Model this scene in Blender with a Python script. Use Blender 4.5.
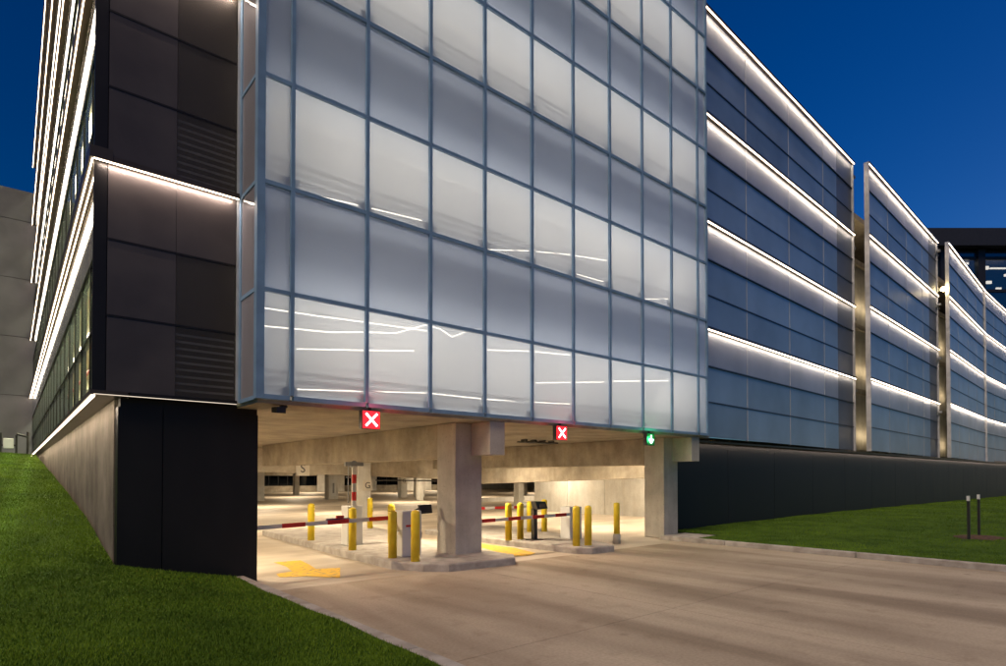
import bpy, bmesh, math, random
from mathutils import Vector, Matrix
random.seed(7)
R = math.radians
scene = bpy.context.scene
for o in list(bpy.data.objects): bpy.data.objects.remove(o)
col = scene.collection

# ------------------------------------------------------------------ camera
cam_d = bpy.data.cameras.new('camera'); cam = bpy.data.objects.new('camera', cam_d); col.objects.link(cam)
cam_d.sensor_width = 36; cam_d.lens = 593.1 / 1006 * 36
cam_d.shift_x = 0.0011; cam_d.shift_y = 134.9 / 1006
cam_d.clip_start = 0.1; cam_d.clip_end = 2000
cam.location = (0, 0, 1.75); cam.rotation_euler = (R(90.92), 0, R(49.77 - 90))
scene.camera = cam

# ------------------------------------------------------------------ dusk sky
SUN_EL, SUN_AZ = R(3.4), R(92)
world = bpy.data.worlds.new('World'); scene.world = world; world.use_nodes = True
wn, wl = world.node_tree.nodes, world.node_tree.links
bg = wn['Background']
sky = wn.new('ShaderNodeTexSky'); sky.sky_type = 'NISHITA'; sky.sun_disc = False
sky.sun_elevation = SUN_EL; sky.sun_rotation = SUN_AZ; sky.ozone_density = 6.0; sky.air_density = 1.0; sky.dust_density = 0.2
hs = wn.new('ShaderNodeHueSaturation'); hs.inputs['Saturation'].default_value = 1.04; hs.inputs['Hue'].default_value = .508
wl.new(sky.outputs[0], hs.inputs['Color']); wl.new(hs.outputs[0], bg.inputs[0])
bg.inputs[1].default_value = 0.15

# added wide warm fill to brighten driveway and lawn (after sunset)
sd = bpy.data.lights.new('added_warm_fill', 'SUN'); sd.energy = 1.9; sd.angle = R(30); sd.color = (1.0, 0.78, 0.55)
added_warm_fill = bpy.data.objects.new('added_warm_fill', sd); col.objects.link(added_warm_fill)
added_warm_fill.rotation_euler = (R(35), 0, R(-60))

scene.view_settings.view_transform = 'Standard'; scene.view_settings.look = 'None'
scene.view_settings.exposure = 0.0; scene.view_settings.gamma = 1.0
scene.view_settings.use_curve_mapping = False
scene.cycles.max_bounces = 8; scene.cycles.diffuse_bounces = 4; scene.cycles.transparent_max_bounces = 12
scene.cycles.sample_clamp_indirect = 6; scene.cycles.use_light_tree = True

# ------------------------------------------------------------------ materials
def newmat(name):
    m = bpy.data.materials.new(name); m.use_nodes = True
    return m, m.node_tree.nodes, m.node_tree.links, m.node_tree.nodes['Principled BSDF']
def noise_mat(name, c1, c2, scale=3, rough=.7, metal=0, bump=.0, bscale=40, stretch=(1, 1, 1), detail=6, spec=.5, lo=.35, hi=.65, rvar=0):
    m, n, l, b = newmat(name)
    tc = n.new('ShaderNodeTexCoord'); mp = n.new('ShaderNodeMapping'); mp.inputs['Scale'].default_value = stretch
    l.new(tc.outputs['Object'], mp.inputs[0])
    no = n.new('ShaderNodeTexNoise'); no.inputs['Scale'].default_value = scale; no.inputs['Detail'].default_value = detail
    l.new(mp.outputs[0], no.inputs['Vector'])
    cr = n.new('ShaderNodeValToRGB'); e = cr.color_ramp.elements
    e[0].position = lo; e[1].position = hi; e[0].color = (*c1, 1); e[1].color = (*c2, 1)
    l.new(no.outputs['Fac'], cr.inputs[0]); l.new(cr.outputs[0], b.inputs['Base Color'])
    b.inputs['Roughness'].default_value = rough; b.inputs['Metallic'].default_value = metal
    b.inputs['Specular IOR Level'].default_value = spec
    if rvar:
        mr = n.new('ShaderNodeMapRange'); mr.inputs['To Min'].default_value = rough - rvar; mr.inputs['To Max'].default_value = rough + rvar
        l.new(no.outputs['Fac'], mr.inputs[0]); l.new(mr.outputs[0], b.inputs['Roughness'])
    if bump:
        n2 = n.new('ShaderNodeTexNoise'); n2.inputs['Scale'].default_value = bscale; n2.inputs['Detail'].default_value = 5
        l.new(tc.outputs['Object'], n2.inputs['Vector'])
        bp = n.new('ShaderNodeBump'); bp.inputs['Strength'].default_value = bump; bp.inputs['Distance'].default_value = .02
        l.new(n2.outputs['Fac'], bp.inputs['Height']); l.new(bp.outputs[0], b.inputs['Normal'])
    return m
def plain(name, c, rough=.5, metal=0, spec=.5, var=.12):
    return noise_mat(name, tuple(v * (1 - var) for v in c), tuple(min(1, v * (1 + var)) for v in c), 2.5, rough, metal, spec=spec)
def emit(name, c, s):
    m = bpy.data.materials.new(name); m.use_nodes = True; n = m.node_tree.nodes; l = m.node_tree.links
    n.remove(n['Principled BSDF']); e = n.new('ShaderNodeEmission'); e.inputs[0].default_value = (*c, 1); e.inputs[1].default_value = s
    l.new(e.outputs[0], n['Material Output'].inputs[0]); return m

def concrete(name, c, stain=.55, vertical=True):
    """cast concrete: cloudy tone, streaks running down, pin holes and darker patches"""
    m, n, l, b = newmat(name)
    tc = n.new('ShaderNodeTexCoord')
    def nz(scale, st=(1, 1, 1), det=6):
        mp = n.new('ShaderNodeMapping'); mp.inputs['Scale'].default_value = st; l.new(tc.outputs['Object'], mp.inputs[0])
        x = n.new('ShaderNodeTexNoise'); x.inputs['Scale'].default_value = scale; x.inputs['Detail'].default_value = det
        x.inputs['Roughness'].default_value = .6; l.new(mp.outputs[0], x.inputs['Vector']); return x
    a = nz(1.3); s = nz(3.5, (1, 1, .15) if vertical else (1, .35, 1)); f = nz(22)
    r1 = n.new('ShaderNodeValToRGB'); e = r1.color_ramp.elements
    e[0].position = .3; e[1].position = .7; e[0].color = (*[v * stain for v in c], 1); e[1].color = (*[min(1, v * 1.15) for v in c], 1)
    l.new(a.outputs['Fac'], r1.inputs[0])
    r2 = n.new('ShaderNodeValToRGB'); e = r2.color_ramp.elements
    e[0].position = .38; e[1].position = .6; e[0].color = (.62, .55, .45, 1); e[1].color = (1, 1, 1, 1); l.new(s.outputs['Fac'], r2.inputs[0])
    mx = n.new('ShaderNodeMixRGB'); mx.blend_type = 'MULTIPLY'; mx.inputs[0].default_value = .28
    l.new(r1.outputs[0], mx.inputs[1]); l.new(r2.outputs[0], mx.inputs[2])
    r3 = n.new('ShaderNodeValToRGB'); e = r3.color_ramp.elements
    e[0].position = .3; e[1].position = .42; e[0].color = (.5, .46, .4, 1); e[1].color = (1, 1, 1, 1); l.new(f.outputs['Fac'], r3.inputs[0])
    m2 = n.new('ShaderNodeMixRGB'); m2.blend_type = 'MULTIPLY'; m2.inputs[0].default_value = .5
    l.new(mx.outputs[0], m2.inputs[1]); l.new(r3.outputs[0], m2.inputs[2]); l.new(m2.outputs[0], b.inputs['Base Color'])
    b.inputs['Roughness'].default_value = .8; b.inputs['Specular IOR Level'].default_value = .25
    bp = n.new('ShaderNodeBump'); bp.inputs['Strength'].default_value = .25; bp.inputs['Distance'].default_value = .01
    l.new(f.outputs['Fac'], bp.inputs['Height']); l.new(bp.outputs[0], b.inputs['Normal'])
    return m

CONC = concrete('cast_concrete', (.46, .41, .33))
CONC_L = concrete('pale_concrete', (.56, .53, .47), .75)
CONC_W = concrete('painted_concrete', (.68, .67, .63), .85)
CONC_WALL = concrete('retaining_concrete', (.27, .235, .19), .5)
KERB = noise_mat('kerb_concrete', (.30, .27, .24), (.46, .43, .40), 4, .85, bump=.3)
BLACK = noise_mat('black_metal_cladding', (.006, .006, .0065), (.012, .0115, .012), 1.2, .48, .0, spec=.35, stretch=(1, 1, .4), rvar=.06)
DARKBOX = noise_mat('dark_screen_metal', (.075, .062, .062), (.105, .088, .085), 1.1, .42, .3, rvar=.05)
DARKFRAME = plain('dark_frame', (.02, .017, .017), .4, .4)
BRONZE = plain('ledge_metal', (.10, .075, .06), .4, .6)
FRAME = plain('blue_frame', (.20, .33, .50), .5, .0)
ALU = plain('pale_aluminium', (.58, .58, .60), .4, .2)
YELLOW = noise_mat('bollard_yellow', (.84, .60, .02), (.92, .72, .04), 6, .45, bump=.05)
PAINT_Y = noise_mat('road_paint_yellow', (.40, .29, .10), (.75, .45, .04), 9, .8, lo=.38, hi=.5)
WHITE = plain('white_enamel', (.72, .72, .70), .4, var=.05)
RED = plain('red_reflective', (.55, .02, .02), .4)
DARK = plain('dark_plastic', (.03, .028, .027), .45)
STEEL = plain('galvanised_steel', (.30, .31, .32), .4, .7)
GREYWALL = noise_mat('grey_wall_panels', (.19, .185, .205), (.25, .245, .27), .6, .6)
DARKGLASS = plain('dark_glass', (.01, .014, .02), .06, 0, 1.0)
LED = emit('led_strip', (1.0, .80, .58), 12)
LED_W = emit('led_strip_dim', (1.0, .84, .66), 1.3)
TUBE = emit('tube_lamp', (1.0, .86, .66), 9)
STREAK = emit('reflection_streak', (1.0, .90, .74), 10)  # glow standing in for reflections on the glass bay
WARM = emit('garage_lamp', (1.0, .80, .52), 10)

def tile_mat(name, c, rough=.35, metal=.45, tr=0.0, dots=True, var=.26):
    """perforated metal screen sheet: fine holes, each sheet a slightly different tone"""
    m, n, l, b = newmat(name)
    oi = n.new('ShaderNodeObjectInfo'); tc = n.new('ShaderNodeTexCoord')
    no = n.new('ShaderNodeTexNoise'); no.inputs['Scale'].default_value = .55; no.inputs['Detail'].default_value = 3
    l.new(tc.outputs['Object'], no.inputs['Vector'])
    ad = n.new('ShaderNodeMath'); ad.operation = 'MULTIPLY_ADD'; ad.inputs[1].default_value = .35
    l.new(oi.outputs['Random'], ad.inputs[0]); l.new(no.outputs['Fac'], ad.inputs[2])
    cr = n.new('ShaderNodeValToRGB'); e = cr.color_ramp.elements; e[0].position = .3; e[1].position = 1
    e[0].color = (*[v * (1 - var) for v in c], 1); e[1].color = (*[v * (1 + var) for v in c], 1); l.new(ad.outputs[0], cr.inputs[0])
    l.new(cr.outputs[0], b.inputs['Base Color'])
    b.inputs['Roughness'].default_value = rough; b.inputs['Metallic'].default_value = metal
    n3 = n.new('ShaderNodeTexNoise'); n3.inputs['Scale'].default_value = .9; l.new(tc.outputs['Object'], n3.inputs['Vector'])
    bp = n.new('ShaderNodeBump'); bp.inputs['Strength'].default_value = .12; bp.inputs['Distance'].default_value = .05
    l.new(n3.outputs['Fac'], bp.inputs['Height']); l.new(bp.outputs[0], b.inputs['Normal'])
    if tr:
        t = n.new('ShaderNodeBsdfTransparent'); mx = n.new('ShaderNodeMixShader'); mx.inputs[0].default_value = tr
        l.new(b.outputs[0], mx.inputs[1]); l.new(t.outputs[0], mx.inputs[2]); l.new(mx.outputs[0], n['Material Output'].inputs[0])
    return m
NAVY = plain('navy_bar', (.035, .045, .07), .4, .3)
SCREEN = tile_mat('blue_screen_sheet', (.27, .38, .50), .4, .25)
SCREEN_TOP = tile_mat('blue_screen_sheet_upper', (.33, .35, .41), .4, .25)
SCREEN_SEE = tile_mat('open_screen_sheet', (.20, .22, .26), .5, .3, .22)
DARK_SEE = tile_mat('dark_open_screen_sheet', (.085, .072, .062), .42, .3, .32)

def frost(name, tint, tr, transl, gloss=.5, ior=1.6):
    """milky laminated glass: scatters lamp light through, a little clear view, mirror coat"""
    m = bpy.data.materials.new(name); m.use_nodes = True; n = m.node_tree.nodes; l = m.node_tree.links
    n.remove(n['Principled BSDF'])
    tc = n.new('ShaderNodeTexCoord'); no = n.new('ShaderNodeTexNoise'); no.inputs['Scale'].default_value = .35; no.inputs['Detail'].default_value = 3
    l.new(tc.outputs['Object'], no.inputs['Vector'])
    cr = n.new('ShaderNodeValToRGB'); e = cr.color_ramp.elements; e[0].position = .3; e[1].position = .7
    e[0].color = (*[v * .90 for v in tint], 1); e[1].color = (*tint, 1)
    oi = n.new('ShaderNodeObjectInfo'); ad = n.new('ShaderNodeMath'); ad.operation = 'MULTIPLY_ADD'; ad.inputs[1].default_value = .5; ad.inputs[2].default_value = -.25
    l.new(oi.outputs['Random'], ad.inputs[0]); a2 = n.new('ShaderNodeMath'); l.new(ad.outputs[0], a2.inputs[0]); l.new(no.outputs['Fac'], a2.inputs[1]); l.new(a2.outputs[0], cr.inputs[0])
    d = n.new('ShaderNodeBsdfDiffuse'); t = n.new('ShaderNodeBsdfTranslucent')
    l.new(cr.outputs[0], d.inputs[0]); l.new(cr.outputs[0], t.inputs[0])
    m1 = n.new('ShaderNodeMixShader'); m1.inputs[0].default_value = transl; l.new(d.outputs[0], m1.inputs[1]); l.new(t.outputs[0], m1.inputs[2])
    tp = n.new('ShaderNodeBsdfTransparent'); m2 = n.new('ShaderNodeMixShader'); m2.inputs[0].default_value = tr
    l.new(m1.outputs[0], m2.inputs[1]); l.new(tp.outputs[0], m2.inputs[2])
    g = n.new('ShaderNodeBsdfGlossy'); g.inputs['Roughness'].default_value = .04; g.inputs[0].default_value = (.85, .92, 1, 1)
    fr = n.new('ShaderNodeFresnel'); fr.inputs[0].default_value = ior
    mu = n.new('ShaderNodeMath'); mu.operation = 'MULTIPLY_ADD'; mu.inputs[1].default_value = 1.0; mu.inputs[2].default_value = gloss * .1
    l.new(fr.outputs[0], mu.inputs[0])
    m3 = n.new('ShaderNodeMixShader'); l.new(mu.outputs[0], m3.inputs[0]); l.new(m2.outputs[0], m3.inputs[1]); l.new(g.outputs[0], m3.inputs[2])
    l.new(m3.outputs[0], n['Material Output'].inputs[0]); return m
GLASS = frost('frosted_glass', (.74, .77, .80), .14, .62)
GLASS_D = frost('frosted_glass_spandrel', (.50, .555, .65), .03, .5)
GLASS_SIDE = frost('frosted_glass_side', (.55, .52, .56), .12, .5)
WHITE_GLASS = frost('white_back_painted_glass', (.42, .38, .34), .0, .2, .2)
CLEAR = frost('green_clear_glass', (.35, .45, .33), .80, .6, 0, 1.04)

# driveway slab: cloudy concrete, column shadows painted as dark bands, sawn joints, speckle
def driveway_mat():
    m, n, l, b = newmat('driveway_concrete')
    tc = n.new('ShaderNodeTexCoord')
    def nz(scale, st=(1, 1, 1), rot=0, det=6, dist=0):
        mp = n.new('ShaderNodeMapping'); mp.inputs['Scale'].default_value = st; mp.inputs['Rotation'].default_value = (0, 0, rot)
        l.new(tc.outputs['Object'], mp.inputs[0])
        x = n.new('ShaderNodeTexNoise'); x.inputs['Scale'].default_value = scale; x.inputs['Detail'].default_value = det
        x.inputs['Distortion'].default_value = dist; l.new(mp.outputs[0], x.inputs['Vector']); return x
    def ramp(src, p0, p1, c0, c1):
        r = n.new('ShaderNodeValToRGB'); e = r.color_ramp.elements; e[0].position = p0; e[1].position = p1
        e[0].color = (*c0, 1); e[1].color = (*c1, 1); l.new(src, r.inputs[0]); return r.outputs[0]
    def mul(a, b_, f=1):
        x = n.new('ShaderNodeMixRGB'); x.blend_type = 'MULTIPLY'; x.inputs[0].default_value = f; l.new(a, x.inputs[1]); l.new(b_, x.inputs[2]); return x.outputs[0]
    c = ramp(nz(.5).outputs['Fac'], .3, .7, (.41, .335, .25), (.52, .44, .335))
    c = mul(c, ramp(nz(1.0, (.80, .10, 1), R(-5), 3, .35).outputs['Fac'], .38, .58, (.40, .36, .32), (1, 1, 1)), .68)  # lengthwise bands: column shadows put into the base colour
    c = mul(c, ramp(nz(30).outputs['Fac'], .3, .7, (.82, .82, .82), (1.1, 1.1, 1.1)), .8)
    c = mul(c, ramp(nz(1.6, (1, 1, 1), 0, 2, 0).outputs['Fac'], .22, .29, (.45, .42, .40), (1, 1, 1)), .7)
    c = mul(c, ramp(nz(3).outputs['Fac'], .28, .45, (.7, .66, .62), (1, 1, 1)), .5)
    l.new(c, b.inputs['Base Color']); b.inputs['Roughness'].default_value = .72; b.inputs['Specular IOR Level'].default_value = .35
    bp = n.new('ShaderNodeBump'); bp.inputs['Strength'].default_value = .2; bp.inputs['Distance'].default_value = .004
    l.new(nz(60).outputs['Fac'], bp.inputs['Height']); l.new(bp.outputs[0], b.inputs['Normal'])
    return m
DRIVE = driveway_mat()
FLOOR = noise_mat('garage_floor_concrete', (.36, .30, .23), (.56, .49, .40), .7, .6, bump=.05, stretch=(.5, 1.4, 1), lo=.35, hi=.62, rvar=.1)
TURF = noise_mat('turf', (.035, .075, .008), (.075, .14, .014), 1.6, .9, bump=.6, bscale=60, spec=.1)
GRASS = noise_mat('grass_blades', (.07, .13, .008), (.15, .25, .015), .45, .6, spec=.2, lo=.4, hi=.62)
EARTH = noise_mat('earth', (.03, .035, .02), (.06, .06, .035), .3, .95)
MULCH = noise_mat('mulch', (.05, .025, .015), (.13, .07, .04), 14, .95, bump=.8, bscale=30)

# ------------------------------------------------------------------ mesh helpers
class MB:
    def __init__(s): s.v = []; s.f = []
    def hexa(s, p):
        b = len(s.v); s.v += [tuple(q) for q in p]
        s.f += [tuple(b + i for i in q) for q in ((0, 3, 2, 1), (4, 5, 6, 7), (0, 1, 5, 4), (1, 2, 6, 5), (2, 3, 7, 6), (3, 0, 4, 7))]
        return s
    def box(s, x0, y0, z0, x1, y1, z1):
        x0, x1 = sorted((x0, x1)); y0, y1 = sorted((y0, y1)); z0, z1 = sorted((z0, z1))
        return s.hexa([(x0, y0, z0), (x1, y0, z0), (x1, y1, z0), (x0, y1, z0), (x0, y0, z1), (x1, y0, z1), (x1, y1, z1), (x0, y1, z1)])
    def fbox(s, fr, u0, u1, w0, w1, z0, z1):
        """box in a facade frame: u along, w outwards (towards the viewer's side), z up"""
        O, D, N = fr
        P = lambda u, w, z: (O[0] + D[0] * u + N[0] * w, O[1] + D[1] * u + N[1] * w, z)
        return s.hexa([P(u0, w1, z0), P(u1, w1, z0), P(u1, w0, z0), P(u0, w0, z0), P(u0, w1, z1), P(u1, w1, z1), P(u1, w0, z1), P(u0, w0, z1)])
    def quad(s, *p):
        b = len(s.v); s.v += [tuple(q) for q in p]; s.f.append(tuple(range(b, b + len(p)))); return s
    def tube(s, p, q, r, n=12, r2=None, cap=True):
        p = Vector(p); q = Vector(q); d = (q - p).normalized(); r2 = r if r2 is None else r2
        a = d.orthogonal().normalized(); c = d.cross(a); b = len(s.v)
        for P_, rr in ((p, r), (q, r2)):
            for i in range(n):
                t = 2 * math.pi * i / n; s.v.append(tuple(P_ + (a * math.cos(t) + c * math.sin(t)) * rr))
        for i in range(n): j = (i + 1) % n; s.f.append((b + i, b + j, b + n + j, b + n + i))
        if cap: s.f.append(tuple(b + i for i in reversed(range(n)))); s.f.append(tuple(b + n + i for i in range(n)))
        return s
    def lathe(s, x, y, prof, n=20):
        b = len(s.v)
        for r, z in prof:
            for i in range(n):
                t = 2 * math.pi * i / n; s.v.append((x + r * math.cos(t), y + r * math.sin(t), z))
        for k in range(len(prof) - 1):
            for i in range(n):
                j = (i + 1) % n; s.f.append((b + k * n + i, b + k * n + j, b + (k + 1) * n + j, b + (k + 1) * n + i))
        s.f.append(tuple(b + i for i in reversed(range(n)))); s.f.append(tuple(b + (len(prof) - 1) * n + i for i in range(n)))
        return s
    def prism(s, poly, z0, z1):
        n = len(poly); b = len(s.v)
        a = sum(poly[i][0] * poly[(i + 1) % n][1] - poly[(i + 1) % n][0] * poly[i][1] for i in range(n))
        if a < 0: poly = poly[::-1]
        s.v += [(x, y, z0) for x, y in poly] + [(x, y, z1) for x, y in poly]
        for i in range(n): j = (i + 1) % n; s.f.append((b + i, b + j, b + n + j, b + n + i))
        s.f.append(tuple(b + i for i in reversed(range(n)))); s.f.append(tuple(b + n + i for i in range(n)))
        return s
    def build(s, name, mat, parent=None, bevel=0, smooth=False):
        me = bpy.data.meshes.new(name); me.from_pydata(s.v, [], s.f); me.update()
        if mat: me.materials.append(mat)
        o = bpy.data.objects.new(name, me); col.objects.link(o)
        if smooth: me.polygons.foreach_set('use_smooth', [len(p.vertices) == 4 for p in me.polygons])
        if bevel:
            md = o.modifiers.new('bevel', 'BEVEL'); md.width = bevel; md.segments = 2; md.limit_method = 'ANGLE'; md.angle_limit = R(40)
        if parent is not None:
            o.parent = parent; o.matrix_parent_inverse = Matrix.Translation(-world_loc(parent))
        return o
def world_loc(o):
    v = Vector(o.location) if o.type == 'EMPTY' else Vector((0, 0, 0)) if o.parent is None else Vector((0, 0, 0))
    return v
def tag(o, label=None, cat=None, group=None, kind=None):
    if label: o['label'] = label
    if cat: o['category'] = cat
    if group: o['group'] = group
    if kind: o['kind'] = kind
    return o
def empty(name, loc=(0, 0, 0)):
    o = bpy.data.objects.new(name, None); o.location = loc; o.empty_display_size = .2; col.objects.link(o); return o
def struct(name, mb, mat, **k): return tag(mb.build(name, mat, **k), kind='structure')
def area(name, loc, size, energy, color, aim=(0, 0, -1), parent=None, along=(1, 0, 0), spread=180):
    """rectangular lamp: size[0] runs along 'along', it shines along 'aim'"""
    d = bpy.data.lights.new(name, 'AREA'); d.shape = 'RECTANGLE'; d.size, d.size_y = size; d.energy = energy; d.color = color; d.spread = R(spread)
    o = bpy.data.objects.new(name, d); col.objects.link(o)
    z = -Vector(aim).normalized(); x = Vector(along).normalized(); x = (x - z * x.dot(z)).normalized(); y = z.cross(x)
    o.matrix_world = Matrix(((x.x, y.x, z.x, loc[0]), (x.y, y.y, z.y, loc[1]), (x.z, y.z, z.z, loc[2]), (0, 0, 0, 1)))
    if parent is not None:
        o.parent = parent; o.matrix_parent_inverse = Matrix.Translation(-world_loc(parent))
    return o
def dup(o, delta):
    """copy of a thing and its parts (parts may have sub-parts), moved by delta"""
    c = o.copy(); col.objects.link(c); c.location = Vector(o.location) + Vector(delta)
    for ch in list(o.children):
        k = ch.copy(); col.objects.link(k); k.parent = c; k.matrix_parent_inverse = ch.matrix_parent_inverse.copy()
        for g in list(ch.children):
            s_ = g.copy(); col.objects.link(s_); s_.parent = k; s_.matrix_parent_inverse = g.matrix_parent_inverse.copy()
    return c
def text_mb(s, size, origin, right, up, depth=.004, name='lettering', mat=None, parent=None):
    cu = bpy.data.curves.new('t', 'FONT'); cu.body = s; cu.size = size; cu.align_x = 'CENTER'; cu.align_y = 'CENTER'; cu.extrude = depth
    t = bpy.data.objects.new('t', cu); col.objects.link(t)
    bpy.context.view_layer.update()
    me = bpy.data.meshes.new_from_object(t.evaluated_get(bpy.context.evaluated_depsgraph_get()))
    bpy.data.objects.remove(t)
    r = Vector(right).normalized(); u = Vector(up).normalized(); nn = r.cross(u)
    M = Matrix(((r.x, u.x, nn.x, origin[0]), (r.y, u.y, nn.y, origin[1]), (r.z, u.z, nn.z, origin[2]), (0, 0, 0, 1)))
    me.transform(M); me.name = name; me.materials.clear()
    if mat: me.materials.append(mat)
    o = bpy.data.objects.new(name, me); col.objects.link(o)
    if parent is not None:
        o.parent = parent; o.matrix_parent_inverse = Matrix.Translation(-world_loc(parent))
    return o

RW = 1.67; ZB = 2.98; FL = 2 * RW; ROW3 = FL / 3
CAMW = (0, 0, 1.75)

# ------------------------------------------------------------------ ground, driveway, lawns
g = MB(); g.quad((-600, -600, -.08), (600, -600, -.08), (600, 600, -.08), (-600, 600, -.08)); struct('ground', g, EARTH)
d = MB()
joints_x = [3.12, 6.9, 10.6, 14.2]; ys = [-60, -45, -36, -27, -18, -13.5, -9, -4.5, 0, 4.6, 9.25]
for i in range(3):
    for j in range(len(ys) - 1):
        a = .004
        d.box(joints_x[i] + a, ys[j] + a, -.07, joints_x[i + 1] - a, ys[j + 1] - a, 0)
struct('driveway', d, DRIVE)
jm = MB(); jm.box(3.12, -60, -.075, 14.2, 9.25, -.006); struct('driveway_joints', jm, plain('joint_filler', (.22, .18, .14), .9))
f = MB(); f.box(1.85, 10.62, -.07, 75, 72, 0); f.box(3.12, 9.25, -.07, 14.2, 10.618, 0); f.box(14.2, 9.99, -.07, 15.9, 10.618, 0)
struct('garage_floor', f, FLOOR)

def kerb(x0, x1, y0, y1, step, name, h=.12):
    m = MB(); y = y0
    while y < y1 - .01:
        m.box(x0, y + .006, -.07, x1, min(y + step, y1) - .006, h); y += step
    return struct(name, m, KERB, bevel=.02)
kerb(2.96, 3.11, -50, 10.32, 3.05, 'kerb')
kerb(14.21, 14.37, -50, 9.9, 3.05, 'kerb')
ap = MB(); ap.box(14.38, 8.9, -.07, 15.6, 9.98, .10); struct('pavement', ap, KERB, bevel=.01)

import bisect
YK = [-60, 0, 5, 8, 10.3, 11.5, 14.4, 21, 34.5, 70]; ZK = [.12, .14, .2, .32, .48, .66, 1.06, 1.68, 2.80, 2.82]
def lerp(xs, zs, x):
    if x <= xs[0]: return zs[0]
    if x >= xs[-1]: return zs[-1]
    i = bisect.bisect_right(xs, x) - 1; t = (x - xs[i]) / (xs[i + 1] - xs[i]); return zs[i] + t * (zs[i + 1] - zs[i])
def smooth_lerp(x): return (lerp(YK, ZK, x - .8) + lerp(YK, ZK, x) + lerp(YK, ZK, x + .8)) / 3
def hill(x, y):
    z = smooth_lerp(y)
    if x > 1.2: t = min(1, (x - 1.2) / 1.8); z = z + t * (.11 - z)
    else: z += min(.8, .05 * (1.2 - x)) * min(1, max(0, (y - 2) / 6))
    return z + .012 * math.sin(x * 2.1 + y * 1.3) + .01 * math.sin(y * 3.7 - x)
def lawn_r(x, y):
    return .10 + .10 * max(0, min(1, (x - 15) / 12)) + .012 * math.sin(x * 1.3 + y * .7)
def grid(name, x0, x1, y0, y1, nx, ny, fn, mat):
    m = MB()
    for j in range(ny + 1):
        for i in range(nx + 1):
            x = x0 + (x1 - x0) * i / nx; y = y0 + (y1 - y0) * j / ny; m.v.append((x, y, fn(x, y)))
    for j in range(ny):
        for i in range(nx):
            a = j * (nx + 1) + i; m.f.append((a, a + 1, a + nx + 2, a + nx + 1))
    o = m.build(name, mat); o.data.polygons.foreach_set('use_smooth', [True] * len(o.data.polygons)); return tag(o, kind='structure')
grid('lawn', -40, 2.955, -12, 10.33, 120, 70, hill, TURF)
grid('lawn', -40, 1.29, 10.33, 43.4, 90, 70, hill, TURF)
grid('lawn', 14.38, 90, -30, 8.9, 160, 90, lawn_r, TURF)
grid('lawn', 15.61, 90, 8.9, 10.69, 160, 4, lawn_r, TURF)

def blades(name, n, pick, fn, label, h0=.02, h1=.05, wide=.0032):
    import numpy as np
    rg = np.random.default_rng(3)
    V = np.empty((n * 3, 3), dtype=np.float32); k = 0
    pts = pick(rg, n)
    for (x, y) in pts:
        z = fn(x, y) - .005; a = rg.random() * 6.283; h = h0 + (h1 - h0) * rg.random() ** 1.5
        dist = math.hypot(x, y); w = wide * (1 + dist * .09)
        lx, ly = (rg.random(2) - .5) * h * 1.1
        V[k] = (x - math.cos(a) * w, y - math.sin(a) * w, z); V[k + 1] = (x + math.cos(a) * w, y + math.sin(a) * w, z); V[k + 2] = (x + lx, y + ly, z + h); k += 3
    me = bpy.data.meshes.new(name); me.vertices.add(n * 3); me.vertices.foreach_set('co', V.ravel())
    me.loops.add(n * 3); me.loops.foreach_set('vertex_index', list(range(n * 3)))
    me.polygons.add(n); me.polygons.foreach_set('loop_start', list(range(0, n * 3, 3)))
    me.update(); me.validate(); me.materials.append(GRASS)
    o = bpy.data.objects.new(name, me); col.objects.link(o)
    return tag(o, label, 'grass', kind='stuff')
def pick_left(rg, n):
    out = []
    while len(out) < n:
        # denser near the camera
        r = 2.4 + 34 * rg.random() ** 1.7; a = R(rg.uniform(42, 98)); x = r * math.cos(a) ; y = r * math.sin(a)
        if (x < 2.94 and y < 10.3) or (x < 1.27 and y < 38): out.append((x, y))
    return out
def pick_right(rg, n):
    out = []
    while len(out) < n:
        x = 14.4 + 60 * rg.random() ** 1.5; y = rg.uniform(-2, 10.68)
        if (x > 15.62 or y < 8.88): out.append((x, y))
    return out
blades('grass', 270000, pick_left, hill, 'mown green grass on the bank left of the driveway')
blades('grass', 110000, pick_right, lawn_r, 'mown green grass strip right of the driveway kerb', .02, .05)

# ------------------------------------------------------------------ the parking garage (one building)
garage = empty('parking_garage', (8, 20, 0))
tag(garage, 'large modern parking garage with a frosted glass bay and blue screens edged by light strips', 'parking garage')
def P(name, mb, mat, parent=garage, **k): return mb.build(name, mat, parent, **k)

# -- ground level concrete
c = MB(); c.box(3.0, 9.36, 2.90, 15.9, 11.0, 2.965); c.box(1.85, 11.003, 2.90, 75, 72, 3.12); P('ceiling', c, CONC)
for bx, y0, y1, z0 in ((7.25, 10.72, 22.0, 2.16), (14.6, 10.72, 22.0, 2.12)):
    b = MB(); b.box(bx, y0, z0, bx + .6, y1, 2.897); P('beam', b, CONC, bevel=.015)
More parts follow.
